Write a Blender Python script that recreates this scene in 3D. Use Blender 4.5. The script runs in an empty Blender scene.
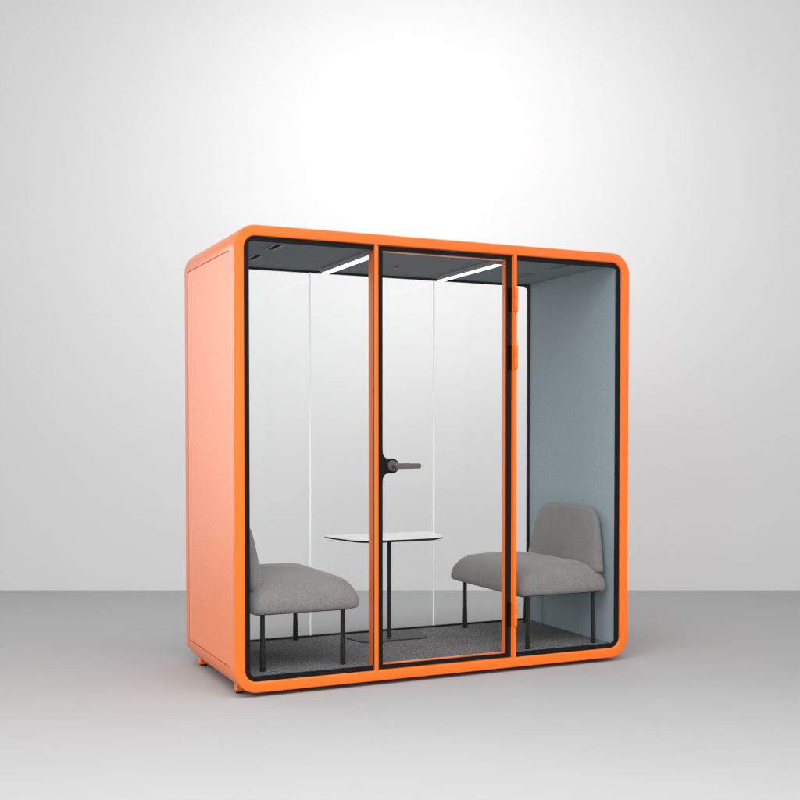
import bpy, bmesh, math, random
from mathutils import Vector
random.seed(4)
C = bpy.context.scene.collection
W, D, H = 2.272, 0.975, 2.25          # booth: width, depth, height (m)
FZ = -0.022                           # studio floor under the levelling feet

# ------------------------------------------------------------------ materials
def new_mat(name):
    m = bpy.data.materials.new(name); m.use_nodes = True
    nt = m.node_tree
    b = nt.nodes.get('Principled BSDF')
    return m, nt, b

def mat(name, col, rough=0.5, ior=1.45, metal=0.0, coat=0.0, noise=0.0, nscale=200.0, bump=0.0,
        bscale=400.0, emis=None, estr=0.0, sheen=0.0, detail=3.0, stretch=None, coat_rough=0.1):
    m, nt, b = new_mat(name)
    b.inputs['Base Color'].default_value = (*col, 1)
    b.inputs['Roughness'].default_value = rough
    b.inputs['IOR'].default_value = ior
    b.inputs['Metallic'].default_value = metal
    b.inputs['Coat Weight'].default_value = coat
    b.inputs['Coat Roughness'].default_value = coat_rough
    b.inputs['Sheen Weight'].default_value = sheen
    if emis:
        b.inputs['Emission Color'].default_value = (*emis, 1)
        b.inputs['Emission Strength'].default_value = estr
    tc = nt.nodes.new('ShaderNodeTexCoord')
    src = tc.outputs['Object']
    if stretch:
        mp = nt.nodes.new('ShaderNodeMapping'); mp.inputs['Scale'].default_value = stretch
        nt.links.new(src, mp.inputs['Vector']); src = mp.outputs['Vector']
    if noise:
        n = nt.nodes.new('ShaderNodeTexNoise'); n.inputs['Scale'].default_value = nscale
        n.inputs['Detail'].default_value = detail; n.inputs['Roughness'].default_value = 0.65
        nt.links.new(src, n.inputs['Vector'])
        r = nt.nodes.new('ShaderNodeMapRange')
        r.inputs['From Min'].default_value = 0.3; r.inputs['From Max'].default_value = 0.7
        r.inputs['To Min'].default_value = 1 - noise; r.inputs['To Max'].default_value = 1 + noise
        nt.links.new(n.outputs['Fac'], r.inputs['Value'])
        mx = nt.nodes.new('ShaderNodeVectorMath'); mx.operation = 'SCALE'
        mx.inputs[0].default_value = col
        nt.links.new(r.outputs['Result'], mx.inputs['Scale'])
        nt.links.new(mx.outputs['Vector'], b.inputs['Base Color'])
    if bump:
        n2 = nt.nodes.new('ShaderNodeTexNoise'); n2.inputs['Scale'].default_value = bscale
        n2.inputs['Detail'].default_value = 4
        nt.links.new(src, n2.inputs['Vector'])
        bp = nt.nodes.new('ShaderNodeBump'); bp.inputs['Strength'].default_value = bump
        bp.inputs['Distance'].default_value = 0.002
        nt.links.new(n2.outputs['Fac'], bp.inputs['Height'])
        nt.links.new(bp.outputs['Normal'], b.inputs['Normal'])
    return m

ORANGE = (0.90, 0.152, 0.004)
M = {}
M['orange'] = mat('orange powder coat', ORANGE, rough=0.33, ior=1.5, noise=0.02, nscale=30, bump=0.05, bscale=900)
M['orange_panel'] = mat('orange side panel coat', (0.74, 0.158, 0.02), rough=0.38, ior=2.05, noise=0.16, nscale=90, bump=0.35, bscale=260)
M['seam'] = mat('dark orange seam', (0.42, 0.05, 0.01), rough=0.6)
M['black'] = mat('black glass border', (0.006, 0.007, 0.009), rough=0.4, ior=1.22, noise=0.15, nscale=40)
M['black_metal'] = mat('black powder coated steel', (0.011, 0.011, 0.012), rough=0.5, ior=1.3, noise=0.2, nscale=80, bump=0.08, bscale=900)
M['rubber'] = mat('black rubber', (0.01, 0.01, 0.01), rough=0.8, noise=0.2, nscale=100)
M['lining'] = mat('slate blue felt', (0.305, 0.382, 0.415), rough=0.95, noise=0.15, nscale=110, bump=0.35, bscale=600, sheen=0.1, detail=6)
M['ceiling'] = mat('slate felt with painted shade', (0.172, 0.205, 0.222), rough=0.95, noise=0.14, nscale=110, bump=0.35, bscale=600, detail=6)  # same felt as the walls; the ceiling's shade is put into the colour
M['white'] = mat('white laminate', (0.96, 0.96, 0.96), rough=0.2, ior=1.8, noise=0.01, nscale=10)
M['lamp_side'] = mat('grey aluminium lamp body', (0.36, 0.36, 0.36), rough=0.4, noise=0.04, nscale=60)
M['led'] = mat('lit opal diffuser', (0.9, 0.9, 0.9), rough=0.4, emis=(1, 0.98, 0.96), estr=2.0)
M['handle'] = mat('brushed warm grey metal', (0.13, 0.112, 0.105), rough=0.38, metal=0.55, noise=0.06, nscale=90, stretch=(1, 12, 12))
M['vent_dark'] = mat('dark slot', (0.004, 0.004, 0.004), rough=0.9, ior=1.1)
M['vent_light'] = mat('pale slot lip', (0.30, 0.30, 0.29), rough=0.5)
M['vent_reflect'] = mat('slot with painted orange reflection', (0.10, 0.055, 0.045), rough=0.7)  # brownish tone paints the orange frame's reflection on the right-hand slots
M['red'] = mat('red plastic', (0.45, 0.03, 0.02), rough=0.4)
M['joint'] = mat('milky white silicone with added glow', (0.88, 0.88, 0.88), rough=0.5, emis=(1, 1, 1), estr=0.25)  # silicone is no lamp; slight emission added so the joints read bright

def woven(name, col, scale=520.0, var=0.24):
    """upholstery: two crossed fine waves plus mottling"""
    m, nt, b = new_mat(name)
    L = nt.links
    b.inputs['Roughness'].default_value = 0.92
    b.inputs['Sheen Weight'].default_value = 0.25
    tc = nt.nodes.new('ShaderNodeTexCoord')
    def noise(sc, d=3, st=None):
        n = nt.nodes.new('ShaderNodeTexNoise'); n.inputs['Scale'].default_value = sc
        n.inputs['Detail'].default_value = d
        if st:
            mp = nt.nodes.new('ShaderNodeMapping'); mp.inputs['Scale'].default_value = st
            L.new(tc.outputs['Object'], mp.inputs['Vector']); L.new(mp.outputs['Vector'], n.inputs['Vector'])
        else:
            L.new(tc.outputs['Object'], n.inputs['Vector'])
        return n
    a = noise(85, 4, (1, 1, 4)); c = noise(85, 4, (1, 4, 1)); g = noise(9, 3)
    ad = nt.nodes.new('ShaderNodeMath'); ad.operation = 'ADD'
    L.new(a.outputs['Fac'], ad.inputs[0]); L.new(c.outputs['Fac'], ad.inputs[1])
    ad2 = nt.nodes.new('ShaderNodeMath'); ad2.operation = 'MULTIPLY_ADD'
    L.new(g.outputs['Fac'], ad2.inputs[0]); ad2.inputs[1].default_value = 0.35; L.new(ad.outputs[0], ad2.inputs[2])
    r = nt.nodes.new('ShaderNodeMapRange')
    r.inputs['From Min'].default_value = 0.8; r.inputs['From Max'].default_value = 1.55
    r.inputs['To Min'].default_value = 1 - var; r.inputs['To Max'].default_value = 1 + var
    L.new(ad2.outputs[0], r.inputs['Value'])
    s = nt.nodes.new('ShaderNodeVectorMath'); s.operation = 'SCALE'; s.inputs[0].default_value = col
    L.new(r.outputs['Result'], s.inputs['Scale']); L.new(s.outputs['Vector'], b.inputs['Base Color'])
    bp = nt.nodes.new('ShaderNodeBump'); bp.inputs['Strength'].default_value = 0.35; bp.inputs['Distance'].default_value = 0.0015
    L.new(ad.outputs[0], bp.inputs['Height']); L.new(bp.outputs['Normal'], b.inputs['Normal'])
    return m
M['fabric'] = woven('grey woven upholstery', (0.205, 0.196, 0.193))

def carpet_mat():
    m, nt, b = new_mat('charcoal loop pile carpet'); L = nt.links
    b.inputs['Roughness'].default_value = 0.97
    tc = nt.nodes.new('ShaderNodeTexCoord')
    n = nt.nodes.new('ShaderNodeTexNoise'); n.inputs['Scale'].default_value = 80; n.inputs['Detail'].default_value = 8
    n.inputs['Roughness'].default_value = 0.8
    v = nt.nodes.new('ShaderNodeTexVoronoi'); v.inputs['Scale'].default_value = 170
    g = nt.nodes.new('ShaderNodeTexNoise'); g.inputs['Scale'].default_value = 7; g.inputs['Detail'].default_value = 3
    for q in (n, v, g): L.new(tc.outputs['Object'], q.inputs['Vector'])
    cr = nt.nodes.new('ShaderNodeValToRGB')
    cr.color_ramp.elements[0].position = 0.40; cr.color_ramp.elements[0].color = (0.02, 0.02, 0.021, 1)
    cr.color_ramp.elements[1].position = 0.62; cr.color_ramp.elements[1].color = (0.29, 0.283, 0.28, 1)
    L.new(n.outputs['Fac'], cr.inputs['Fac'])
    mr = nt.nodes.new('ShaderNodeMapRange'); mr.inputs['From Min'].default_value = 0.3; mr.inputs['From Max'].default_value = 0.7
    mr.inputs['To Min'].default_value = 0.85; mr.inputs['To Max'].default_value = 1.15
    L.new(g.outputs['Fac'], mr.inputs['Value'])
    s = nt.nodes.new('ShaderNodeVectorMath'); s.operation = 'SCALE'
    L.new(cr.outputs['Color'], s.inputs[0]); L.new(mr.outputs['Result'], s.inputs['Scale'])
    L.new(s.outputs['Vector'], b.inputs['Base Color'])
    bp = nt.nodes.new('ShaderNodeBump'); bp.inputs['Strength'].default_value = 0.8; bp.inputs['Distance'].default_value = 0.004
    L.new(v.outputs['Distance'], bp.inputs['Height']); L.new(bp.outputs['Normal'], b.inputs['Normal'])
    return m
M['carpet'] = carpet_mat()

def glass_mat(name, tint=(0.996, 0.998, 0.997), k=0.35):
    m = bpy.data.materials.new(name); m.use_nodes = True
    nt = m.node_tree; nt.nodes.clear(); L = nt.links
    o = nt.nodes.new('ShaderNodeOutputMaterial'); mx = nt.nodes.new('ShaderNodeMixShader')
    t = nt.nodes.new('ShaderNodeBsdfTransparent'); t.inputs['Color'].default_value = (*tint, 1)
    g = nt.nodes.new('ShaderNodeBsdfGlossy'); g.inputs['Roughness'].default_value = 0.02
    f = nt.nodes.new('ShaderNodeFresnel'); f.inputs['IOR'].default_value = 1.3
    mu = nt.nodes.new('ShaderNodeMath'); mu.operation = 'MULTIPLY'; mu.inputs[1].default_value = k
    L.new(f.outputs[0], mu.inputs[0]); L.new(mu.outputs[0], mx.inputs['Fac'])
    L.new(t.outputs[0], mx.inputs[1]); L.new(g.outputs[0], mx.inputs[2]); L.new(mx.outputs[0], o.inputs['Surface'])
    return m
M['glass'] = glass_mat('clear safety glass')

M['studio_wall'] = mat('matt white studio wall', (0.62, 0.62, 0.62), rough=0.9, ior=1.3, noise=0.008, nscale=1.5)
M['studio_floor'] = mat('matt grey studio floor', (0.31, 0.31, 0.312), rough=0.8, ior=1.3, noise=0.012, nscale=2.0)

# ------------------------------------------------------------------ mesh helpers
def link(name, bm, m, parent=None, smooth=False, angle=None):
    bmesh.ops.recalc_face_normals(bm, faces=bm.faces)
    me = bpy.data.meshes.new(name); bm.to_mesh(me); bm.free()
    for i in (m if isinstance(m, (list, tuple)) else [m]): me.materials.append(i)
    o = bpy.data.objects.new(name, me); C.objects.link(o)
    if parent: o.parent = parent
    if smooth:
        for p in me.polygons: p.use_smooth = True
        if angle: me.set_sharp_from_angle(angle=math.radians(angle))
    return o

def empty(name, loc, label=None, cat=None, group=None):
    o = bpy.data.objects.new(name, None); C.objects.link(o); o.location = loc
    o.empty_display_size = 0.1
    tag(o, label, cat, group)
    return o

def tag(o, label=None, cat=None, group=None, kind=None):
    if label: o['label'] = label
    if cat: o['category'] = cat
    if group: o['group'] = group
    if kind: o['kind'] = kind

def box(bm, x0, x1, y0, y1, z0, z1, bev=0.0, seg=2):
    vs = [bm.verts.new((x, y, z)) for x in (x0, x1) for y in (y0, y1) for z in (z0, z1)]
    fs = [(0, 1, 3, 2), (4, 6, 7, 5), (0, 4, 5, 1), (2, 3, 7, 6), (0, 2, 6, 4), (1, 5, 7, 3)]
    F = [bm.faces.new([vs[i] for i in f]) for f in fs]
    if bev:
        es = list({e for f in F for e in f.edges})
        bmesh.ops.bevel(bm, geom=es, offset=bev, segments=seg, profile=0.5, affect='EDGES')
    return bm

def rrect(x0, z0, x1, z1, r, n=10):
    """counter-clockwise rounded rectangle in the xz plane; r = radius or 4 radii (bl, br, tr, tl)"""
    if not isinstance(r, (list, tuple)): r = [r] * 4
    pts = []
    for (cx, cz, rr, a0) in ((x0, z0, r[0], 180), (x1, z0, r[1], 270), (x1, z1, r[2], 0), (x0, z1, r[3], 90)):
        rr = max(rr, 0.0008)
        sx = 1 if cx == x0 else -1; sz = 1 if cz == z0 else -1
        for k in range(n + 1):
            a = math.radians(a0 + 90 * k / n)
            pts.append((cx + sx * rr + rr * math.cos(a), cz + sz * rr + rr * math.sin(a)))
    return pts

def loops(bm, rings, closed_profile=False, cap=False):
    """rings: list of lists of 3-D points with equal counts, bridged in order"""
    R = [[bm.verts.new(p) for p in ring] for ring in rings]
    n = len(R[0])
    seq = list(zip(R, R[1:])) + ([(R[-1], R[0])] if closed_profile else [])
    for a, b in seq:
        for i in range(n):
            j = (i + 1) % n
            bm.faces.new((a[i], a[j], b[j], b[i]))
    if cap:
        bm.faces.new(R[0]); bm.faces.new(R[-1])
    return R

def ring_prism(outer, inner, y0, y1, bm=None):
    bm = bm or bmesh.new()
    loops(bm, [[(x, y0, z) for x, z in outer], [(x, y1, z) for x, z in outer],
               [(x, y1, z) for x, z in inner], [(x, y0, z) for x, z in inner]], closed_profile=True)
    return bm

def plate(outline, y0, y1):
    bm = bmesh.new()
    loops(bm, [[(x, y0, z) for x, z in outline], [(x, y1, z) for x, z in outline]], cap=True)
    return bm

def lathe(bm, prof, cx, cy, n=24, axis='z', base=0.0):
    """prof: (radius, height) from bottom to top"""
    rings = []
    for r, h in prof:
        ring = []
        for k in range(n):
            a = 2 * math.pi * k / n
            if axis == 'z': ring.append((cx + r * math.cos(a), cy + r * math.sin(a), h))
            else: ring.append((cx + r * math.cos(a), h, cy + r * math.sin(a)))   # axis y: cx, cz
        rings.append(ring)
    loops(bm, rings, cap=True)
    return bm

# ------------------------------------------------------------------ setting
YAW, PITCH = 0.4295, 0.0257
fw = Vector((math.sin(YAW), math.cos(YAW), 0)); rt = Vector((math.cos(YAW), -math.sin(YAW), 0))
cam_pos = Vector((-1.4878, -5.185, 1.2531))
WALL = 9.08
bm = bmesh.new()
base = Vector((cam_pos.x, cam_pos.y, FZ))
fl = [base + fw * a + rt * b for a, b in ((-14, -16), (-14, 16), (WALL + 0.05, 16), (WALL + 0.05, -16))]
bm.faces.new([bm.verts.new(v) for v in fl])
o = link('floor', bm, M['studio_floor'])
tag(o, 'smooth light grey studio floor under the booth', 'floor', kind='structure')
bm = bmesh.new()
wl = [base + fw * WALL + rt * b + Vector((0, 0, h)) for b, h in ((-16, -0.02), (16, -0.02), (16, 11), (-16, 11))]
bm.faces.new([bm.verts.new(v) for v in wl])
o = link('wall', bm, M['studio_wall'])
tag(o, 'plain white studio wall behind the booth', 'wall', kind='structure')

# ------------------------------------------------------------------ the booth
booth = empty('acoustic_booth', (0, 0, 0),
              'freestanding acoustic booth with rounded orange frame, glass front and door, holding two grey seats', 'booth')

# shell: one swept profile around a rounded rectangle, front and back rims rounded over
R0, T = 0.112, 0.052
def rr_in(ins): return rrect(ins, ins, W - ins, H - ins, max(R0 - ins, 0.02), 14)
prof = []
def arc(ci, cy, r, a0, a1, n=5):
    for k in range(n + 1):
        a = math.radians(a0 + (a1 - a0) * k / n)
        prof.append((ci + r * math.cos(a), cy + r * math.sin(a)))
rb = 0.006
arc(rb, D - rb, rb, 90, 180)
arc(rb, rb, rb, 180, 270)
arc(T - 0.007, 0.007, 0.007, 270, 360)
arc(T - 0.007, D - 0.007, 0.007, 0, 90)
bm = bmesh.new()
loops(bm, [[(x, y, z) for x, z in rr_in(i)] for i, y in prof], closed_profile=True)
M['orange_side'] = mat('orange coat toned for side reflection', (0.74, 0.150, 0.012), rough=0.34, ior=1.85, noise=0.02, nscale=30)  # same paint as the front, colour and gloss shifted for the pale reflection
fr = link('frame', bm, [M['orange'], M['orange_side']], booth, smooth=True, angle=40)
for p in fr.data.polygons:        # the outer band of the sweep takes the orange copy toned for side reflection
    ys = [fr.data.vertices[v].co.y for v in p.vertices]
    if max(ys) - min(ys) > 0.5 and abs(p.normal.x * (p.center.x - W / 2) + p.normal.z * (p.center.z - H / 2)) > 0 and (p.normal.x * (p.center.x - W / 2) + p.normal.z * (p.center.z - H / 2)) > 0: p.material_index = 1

# flat side panels let into the frame, with the seam round three edges
def side_panel(x, s):
    y0, y1, z0, z1 = 0.086, 0.893, 0.121, 2.128
    bm = bmesh.new(); box(bm, *sorted((x + s * 0.001, x - s * 0.010)), 0.020, y1, z0, z1, bev=0.0012)
    p = link('side_panel', bm, M['orange_panel'], booth)
    bm = bmesh.new(); g = 0.0065; xs = sorted((x + s * 0.0006, x - s * 0.004))
    box(bm, *xs, y0 - 0.002, y1 - 0.0002, z1 + 0.0003, z1 + g)          # top seam
    box(bm, *xs, y0 + 0.010, y1 - 0.0002, z0 - g, z0 - 0.0003)          # bottom seam
    box(bm, *xs, y1 + 0.0003, y1 + 0.011, z0 - g, z1 + g)               # rear seam
    link('seam', bm, M['seam'], p)
side_panel(0.0, -1); side_panel(W, 1)

# lining
LX0, LX1, LZ0, LZ1, YB = 0.092, 2.180, 0.074, 2.187, 0.915
bm = bmesh.new()
zs = (T + 0.001, H - T - 0.001)
pl = [(2.1930, 0.024), (W - T - 0.001, 0.024), (W - T - 0.001, 0.955), (LX1, 0.955), (LX1, 0.30)]
loops(bm, [[(x, y, z) for x, y in pl] for z in zs], cap=True)
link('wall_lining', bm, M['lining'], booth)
bm = bmesh.new(); box(bm, T + 0.001, 0.0765, 0.032, 0.955, T + 0.001, H - T - 0.001)
link('wall_lining', bm, M['lining'], booth)
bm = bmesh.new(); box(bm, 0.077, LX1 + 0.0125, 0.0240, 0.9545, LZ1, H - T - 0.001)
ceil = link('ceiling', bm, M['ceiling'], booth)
bm = bmesh.new(); box(bm, 0.077, LX1 + 0.0125, 0.0240, 0.9545, T + 0.001, LZ0)
link('carpet', bm, M['carpet'], booth)

# fixed front windows: pane > border
MX0, MX1, MX2, MX3 = 0.728, 0.752, 1.525, 1.550
GY0, GY1 = 0.013, 0.021
def front_window(x0, x1, side):
    out = rrect(x0, T + 0.0005, x1, H - T - 0.0005, (0.058, 0.001, 0.001, 0.058) if side < 0 else (0.001, 0.058, 0.058, 0.001))
    bm = plate(out, GY0 + 0.003, GY1)
    p = link('window', bm, M['glass'], booth)
    b = 0.0265
    if side < 0: inn = rrect(x0 + b, T + b, x1 - 0.0006, H - T - b, (0.026, 0.001, 0.001, 0.012))
    else: inn = rrect(x0 + 0.0006, T + b, x1 - b, H - T - b, (0.001, 0.020, 0.014, 0.001))
    bm = ring_prism(out, inn, GY0, GY0 + 0.010)
    link('black_border', bm, M['black'], p, smooth=True, angle=30)
front_window(T + 0.0005, MX0 - 0.0005, -1)
front_window(MX3 + 0.0005, W - T - 0.0005, 1)

# posts either side of the door
for x0, x1 in ((MX0, MX1 - 0.007), (MX2 + 0.007, MX3)):
    bm = bmesh.new(); box(bm, x0, x1, 0.0015, 0.085, T - 0.004, H - T + 0.004, bev=0.0025)
    link('post', bm, M['orange'], booth)

# door: orange frame > pane, border, handle, hinges
bm = bmesh.new()
do = rrect(MX1 - 0.0065, T + 0.002, MX2 + 0.0065, H - T - 0.002, 0.003, 3)
di = rrect(0.7765, 0.0785, 1.4925, 2.1715, 0.003, 3)
# front edge sits a little behind the posts; the black border is set into it
rec = rrect(MX1 + 0.0005, T + 0.0025, MX2 - 0.0005, H - T - 0.0025, 0.003, 3)
loops(bm, [[(x, 0.012, z) for x, z in do], [(x, 0.058, z) for x, z in do], [(x, 0.058, z) for x, z in di],
           [(x, 0.025, z) for x, z in di], [(x, 0.025, z) for x, z in rec], [(x, 0.012, z) for x, z in rec]], closed_profile=True)
door = link('door', bm, M['orange'], booth)
bm = plate(rrect(0.760, 0.062, 1.517, 2.188, 0.003, 3), 0.0185, 0.0245)
link('pane', bm, M['glass'], door)
bm = ring_prism(rrect(MX1 + 0.001, T + 0.003, MX2 - 0.001, H - T - 0.003, 0.003, 3),
                rrect(0.776, 0.0775, 1.493, 2.1725, 0.003, 3), 0.0135, 0.0180)
link('black_border', bm, M['black'], door)

# lock plate: rounded lobe growing out of the border with concave fillets
HZ = 1.087
pts = []
cx, r = 0.828, 0.038
pts.append((0.7755, HZ + 0.085))
for k in range(0, 9):                       # upper concave fillet
    a = math.radians(180 + 90 * k / 8)
    pts.append((0.7765 + 0.030 + 0.030 * math.cos(a), HZ + 0.038 + 0.034 + 0.034 * math.sin(a)))
for k in range(0, 17):
    a = math.radians(90 - 180 * k / 16)
    pts.append((cx + r * math.cos(a), HZ + r * math.sin(a)))
for k in range(0, 9):
    a = math.radians(90 + 90 * k / 8)
    pts.append((0.7765 + 0.030 + 0.030 * math.cos(a), HZ - 0.038 - 0.034 + 0.034 * math.sin(a)))
pts.append((0.7755, HZ - 0.085))
bm = plate(pts, 0.0122, 0.028)
link('lock_plate', bm, M['black'], door)
bm = bmesh.new()
lathe(bm, [(0.0275, 0.0121), (0.0275, -0.006), (0.0260, -0.009), (0.0120, -0.0095), (0.0115, -0.040), (0.0105, -0.045)], 0.826, HZ + 0.001, n=32, axis='y')
hr = rrect(0.816, HZ - 0.0125, 0.958, HZ + 0.0135, (0.010, 0.0125, 0.0125, 0.010), 6)
hi = [(0.887 + (x - 0.887) * 0.975, HZ + (z - HZ) * 0.80) for x, z in hr]
loops(bm, [[(x, -0.046, z) for x, z in hi], [(x, -0.049, z) for x, z in hr], [(x, -0.058, z) for x, z in hr], [(x, -0.061, z) for x, z in hi]], cap=True)
lathe(bm, [(0.0075, -0.0615), (0.0070, -0.0640), (0.0045, -0.0642)], 0.829, HZ + 0.001, n=24, axis='y')
link('handle', bm, M['handle'], door, smooth=True, angle=35)
# inside lever
bm = bmesh.new()
lathe(bm, [(0.0275, 0.029), (0.0275, 0.036), (0.011, 0.037), (0.011, 0.072)], 0.826, HZ, n=32, axis='y')
box(bm, 0.816, 0.955, 0.072, 0.084, HZ - 0.012, HZ + 0.012, bev=0.004)
link('handle', bm, M['handle'], door, smooth=True, angle=35)
for z0, z1 in ((1.900, 2.027), (1.595, 1.722), (0.222, 0.351)):
    bm = bmesh.new()
    lathe(bm, [(0.0085, z0), (0.0095, z0 + 0.002), (0.0095, (z0 + z1) / 2 - 0.001), (0.0091, (z0 + z1) / 2), (0.0095, (z0 + z1) / 2 + 0.001),
               (0.0095, z1 - 0.002), (0.0085, z1)], 1.5415, -0.0045, n=24)
    h = link('hinge', bm, M['orange'], door, smooth=True, angle=35)
    bm = bmesh.new(); box(bm, 1.502, 1.5225, 0.0085, 0.0132, z0, z1, bev=0.001)
    link('hinge_leaf', bm, M['vent_dark'], h)

# back glazing: three panes, black border, milky joints
bo = rrect(0.0775, LZ0 + 0.0005, LX1 - 0.001, LZ1 - 0.0005, 0.002, 8)
bi = rrect(LX0 + 0.014, LZ0 + 0.0105, LX1 - 0.0135, LZ1 - 0.0130, 0.028, 8)
bm = ring_prism(bo, bi, YB, YB + 0.016)
bw = link('rear_window', bm, M['black'], booth, smooth=True, angle=30)
J = (LX0 + 0.004, 0.714, 1.508, LX1 - 0.004)
for a, b in zip(J, J[1:]):
    bm = bmesh.new(); box(bm, a + 0.003, b - 0.003, YB + 0.004, YB + 0.012, LZ0 + 0.003, LZ1 - 0.003)
    link('pane', bm, M['glass'], bw)
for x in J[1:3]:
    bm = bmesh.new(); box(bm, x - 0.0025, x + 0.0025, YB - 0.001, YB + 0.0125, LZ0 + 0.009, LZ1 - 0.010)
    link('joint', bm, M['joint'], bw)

# ceiling lights: hanging bar > diffuser
for x in (0.765, 1.500):
    bm = bmesh.new(); box(bm, x - 0.026, x + 0.026, 0.110, 0.815, LZ1 - 0.026, LZ1 - 0.0005, bev=0.002)
    l = link('ceiling_light', bm, M['lamp_side'], booth)
    bm = bmesh.new(); box(bm, x - 0.0200, x + 0.0235, 0.113, 0.812, LZ1 - 0.0295, LZ1 - 0.0262, bev=0.0012)
    link('diffuser', bm, M['led'], l)

# ceiling vents: slot with two pale lips
for x, y0, y1, mm, ml in ((0.270, 0.135, 0.285, 'vent_dark', 'vent_light'), (0.275, 0.50, 0.66, 'vent_dark', 'vent_light'),
                      (1.930, 0.110, 0.280, 'vent_reflect', 'ceiling'), (1.930, 0.50, 0.66, 'vent_reflect', 'ceiling')):
    bm = bmesh.new(); box(bm, x - 0.016, x + 0.016, y0, y1, LZ1 - 0.002, LZ1 - 0.0003)
    v = link('vent', bm, M[mm], booth)
    bm = bmesh.new()
    for s in (-1, 1):
        box(bm, x + s * 0.022 - 0.0055, x + s * 0.022 + 0.0055, y0 - 0.008, y1 + 0.008, LZ1 - 0.005, LZ1 - 0.0003, bev=0.001)
    link('vent_lip', bm, M[ml], v)
bm = bmesh.new(); lathe(bm, [(0.009, LZ1 - 0.012), (0.013, LZ1 - 0.006), (0.014, LZ1 - 0.0003)], 1.094, 0.555, n=16)
link('ceiling_sensor', bm, M['red'], booth, smooth=True, angle=40)

# levelling feet: orange bracket > rubber pad
for x in (0.062, W - 0.062):
    for y in (0.135, D - 0.135):
        bm = bmesh.new(); box(bm, x - 0.022, x + 0.024, y - 0.024, y + 0.024, -0.008, 0.030, bev=0.002)
        f = link('foot', bm, M['orange'], booth)
        bm = bmesh.new(); lathe(bm, [(0.019, FZ), (0.020, FZ + 0.003), (0.018, FZ + 0.010), (0.007, FZ + 0.0105), (0.007, -0.0078)], x, y, n=20)
        link('rubber_pad', bm, M['rubber'], f, smooth=True, angle=40)

# ------------------------------------------------------------------ seats
def oval_ring(cx, cy, hx, hy, r, z, n=10):
    return [(x, y, z) for x, y in rrect(cx - hx, cy - hy, cx + hx, cy + hy, r, n)]

def fill_dome(bm, ring, z_of, steps=5):
    """close a ring with shrinking copies so that the top stays softly crowned"""
    pass

SY0, SY1 = 0.042, 0.906        # along the booth's depth
def make_bench(yo=0.015):
    """local frame: x from the wall side (0) to the open front edge (0.575), y along the bench, z up from the carpet"""
    root = empty('bench_seat', (0, 0, 0))
    cy = 0.0; hy = (SY1 - SY0) / 2; L = 0.583
    z0 = 0.370 - LZ0
    # seat cushion
    lv = [(0.000, 0.026, 0.045), (-0.002, 0.013, 0.050), (0.004, 0.005, 0.054), (0.014, 0.001, 0.058), (0.028, 0.0, 0.060), (0.048, 0.002, 0.062),
          (0.070, 0.008, 0.065), (0.092, 0.018, 0.07), (0.112, 0.030, 0.075), (0.129, 0.045, 0.08), (0.143, 0.064, 0.085), (0.153, 0.090, 0.09),
          (0.160, 0.128, 0.09), (0.164, 0.178, 0.075), (0.166, 0.230, 0.045), (0.167, 0.275, 0.012)]
    bm = bmesh.new()
    rings = [oval_ring(L / 2, cy, L / 2 - i, hy - i * 1.05, r, z0 + z, 10) for z, i, r in lv]
    loops(bm, rings, cap=True)
    s = link('seat', bm, M['fabric'], root, smooth=True)
    # backrest: pillow lofted from bottom to top, wide at the seat, narrower at the top
    bm = bmesh.new()
    rows = []; YO = yo
    nz = 22
    zb, zt = 0.474 - LZ0, 0.828 - LZ0
    for i in range(nz + 1):
        t = i / nz
        z = zb + (zt - zb) * (1 - (1 - t) ** 1.35)
        u = (z - zb) / (zt - zb)
        half = 0.376 - 0.050 * u - 0.022 * u * u
        # round the top corners
        if u > 0.72:
            q = (u - 0.72) / 0.28
            half -= 0.095 * (1 - math.sqrt(max(0, 1 - q * q)))
        th = 0.056 * math.sqrt(max(0.0, 1 - max(0, (u - 0.72) / 0.28) ** 2.2)) + 0.003
        front = 0.100 - 0.062 * u + 0.008 * math.sin(u * math.pi)     # front face x, leaning back
        back = 0.004 + 0.002 * u
        th_tot = max(0.004, (front - back))
        mid = (front + back) / 2
        k = math.sqrt(max(0.02, 1 - max(0, (u - 0.80) / 0.20) ** 2.4))
        ring = []
        N = 48
        for j in range(N):
            a = 2 * math.pi * j / N
            ca, sa = math.cos(a), math.sin(a)
            ex = math.copysign(abs(ca) ** 0.58, ca); ey = math.copysign(abs(sa) ** 0.28, sa)
            ring.append((mid + ex * th_tot / 2 * k, ey * half + YO, z))
        rows.append(ring)
    loops(bm, rows, cap=True)
    link('backrest', bm, M['fabric'], root, smooth=True)
    # under-seat rail frame
    bm = bmesh.new()
    a = [(x, y) for x, y in rrect(0.035, -hy + 0.040, L - 0.035, hy - 0.040, 0.03, 4)]
    b = [(x, y) for x, y in rrect(0.057, -hy + 0.062, L - 0.057, hy - 0.062, 0.015, 4)]
    loops(bm, [[(x, y, z0 - 0.010) for x, y in a], [(x, y, z0 + 0.006) for x, y in a], [(x, y, z0 + 0.006) for x, y in b], [(x, y, z0 - 0.010) for x, y in b]], closed_profile=True)
    link('rail', bm, M['black_metal'], root)
    for x in (0.082, 0.508):
        for y in (-0.346, 0.391):
            bm = bmesh.new()
            lathe(bm, [(0.0135, 0.001), (0.0145, 0.004), (0.0142, 0.060), (0.0134, 0.095), (0.0120, 0.140), (0.0116, z0 - 0.004)], x, y, n=20)
            link('leg', bm, M['black_metal'], root, smooth=True, angle=50)
    return root

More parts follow.
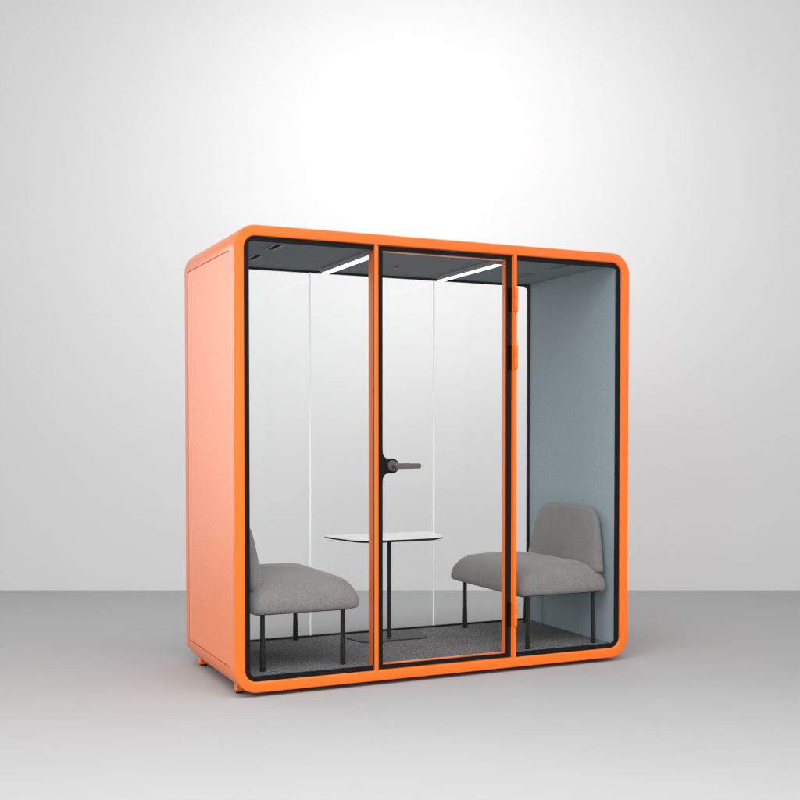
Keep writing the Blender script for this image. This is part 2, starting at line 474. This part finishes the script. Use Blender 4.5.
bench = make_bench()
GROUP = 'pair of grey upholstered seats facing each other'
bench.location = (LX0 + 0.003, (SY0 + SY1) / 2, LZ0)
tag(bench, 'grey bench seat in the left half, backrest cut off by the orange frame', 'seat', GROUP)
def copy_tree(o, parent=None):
    c = o.copy(); C.objects.link(c); c.parent = parent
    for ch in list(o.children): copy_tree(ch, c)
    return c
b2 = copy_tree(bench)
for ch in b2.children:            # the second seat is the mirror image: its back cushion sits off-centre the other way
    if ch.name.startswith('backrest'): ch.location.y = 0.022
b2.location = (LX1 - 0.001, (SY0 + SY1) / 2 + 0.0, LZ0); b2.rotation_euler = (0, 0, math.pi)
b2['label'] = 'grey bench seat right of the door, backrest against the slate blue wall'

# ------------------------------------------------------------------ table
def trap(xc, y0, y1, hw0, hw1, r, n=8):
    """rounded trapezium in plan, y0 = near edge (narrow), y1 = edge at the rear glass"""
    cs = [Vector((xc - hw0, y0)), Vector((xc + hw0, y0)), Vector((xc + hw1, y1)), Vector((xc - hw1, y1))]
    rs = r if isinstance(r, (list, tuple)) else [r] * 4
    out = []
    for i, c in enumerate(cs):
        p, q = cs[i - 1], cs[(i + 1) % 4]
        a = c + (p - c).normalized() * rs[i]; b = c + (q - c).normalized() * rs[i]
        for k in range(n + 1):
            t = k / n
            out.append(a * (1 - t) ** 2 + c * 2 * t * (1 - t) + b * t * t)
    return out
TX, TY = 1.128, 0.700
table = empty('pedestal_table', (TX, TY, LZ0), 'small white-topped table on a single black post between the two seats', 'table')
def lvl(outline, z, s=1.0, c=(0, 0.02)):
    return [(c[0] + (p.x - c[0]) * s, c[1] + (p.y - c[1]) * s, z) for p in outline]
to = trap(0, -0.178, 0.205, 0.272, 0.352, (0.12, 0.12, 0.05, 0.05))
zt = 0.662 - LZ0
bm = bmesh.new()
loops(bm, [lvl(to, zt - 0.0045, 0.999), lvl(to, zt - 0.001, 1.0), lvl(to, zt, 0.996)], cap=True)
link('tabletop', bm, M['white'], table)
bm = bmesh.new()
loops(bm, [lvl(to, zt - 0.019, 0.90), lvl(to, zt - 0.012, 0.985), lvl(to, zt - 0.0048, 0.9985)], cap=True)
link('edge_band', bm, M['black_metal'], table)
bm = bmesh.new(); lathe(bm, [(0.0120, 0.0085), (0.0120, zt - 0.0195)], -0.012, 0.0, n=28)
lathe(bm, [(0.045, zt - 0.0240), (0.050, zt - 0.0192)], -0.012, 0.0, n=28)
link('post', bm, M['black_metal'], table, smooth=True, angle=40)
bo2 = trap(-0.012, -0.105, 0.105, 0.205, 0.236, (0.075, 0.045, 0.025, 0.025))
bm = bmesh.new()
loops(bm, [lvl(bo2, 0.0008, 1.0, (0, 0)), lvl(bo2, 0.0065, 1.0, (0, 0)), lvl(bo2, 0.0085, 0.992, (0, 0))], cap=True)
M['base_metal'] = mat('satin dark grey base plate', (0.035, 0.035, 0.037), rough=0.5, ior=1.35, noise=0.15, nscale=60, bump=0.05)
link('base', bm, M['base_metal'], table)

# ------------------------------------------------------------------ light
w = bpy.data.worlds.new('World'); bpy.context.scene.world = w; w.use_nodes = True
w.node_tree.nodes['Background'].inputs[0].default_value = (0.985, 0.99, 1.0, 1)
w.node_tree.nodes['Background'].inputs[1].default_value = 1.16

def area(name, loc, target, sx, sy, power, col=(1, 1, 1), spread=180):
    l = bpy.data.lights.new(name, 'AREA'); l.shape = 'RECTANGLE'; l.size = sx; l.size_y = sy
    l.energy = power; l.color = col; l.spread = math.radians(spread)
    o = bpy.data.objects.new(name, l); C.objects.link(o); o.location = loc
    o.rotation_euler = (Vector(target) - Vector(loc)).to_track_quat('-Z', 'Y').to_euler()
    return o
def rel(a, b, h):
    v = cam_pos + fw * a + rt * b; return (v.x, v.y, h)
# wall wash from above, behind the booth
area('wall_wash_lamp', rel(5.5, 0.1, 5.6), rel(WALL, 0.10, 2.3), 3.0, 1.0, 50, spread=90)
# big softbox above and in front of the booth
area('key_softbox', rel(-0.6, -2.6, 4.6), rel(5.6, 0.3, 0.9), 3.0, 2.4, 95)
# overhead box lighting the floor in front
area('top_softbox', rel(3.0, 0.0, 4.4), rel(3.2, 0.0, 0.0), 5.5, 1.6, 156, spread=115)

area('added_side_fill', (-3.1, 5.5, 1.75), (0, 0.5, 0.8), 1.8, 3.5, 40, spread=80)  # added lamp out of view, gives the left side its pale reflection
area('low_front_softbox', rel(-0.8, 3.2, 1.6), rel(6, 0.3, 1.0), 1.6, 2.0, 12)
# ------------------------------------------------------------------ camera
cam = bpy.data.cameras.new('camera'); co = bpy.data.objects.new('camera', cam); C.objects.link(co)
co.location = cam_pos; co.rotation_euler = (math.pi / 2 - PITCH, 0, -YAW)
cam.sensor_width = 36; cam.lens = 1121.24 / 800 * 36
cam.shift_x = (400 - 403.77) / 800; cam.shift_y = (462.12 - 400) / 800
cam.clip_start = 0.05; cam.clip_end = 200
sc = bpy.context.scene
sc.camera = co
sc.view_settings.view_transform = 'Standard'; sc.view_settings.look = 'None'
sc.view_settings.exposure = 0; sc.view_settings.gamma = 1
sc.cycles.max_bounces = 10; sc.cycles.transparent_max_bounces = 16
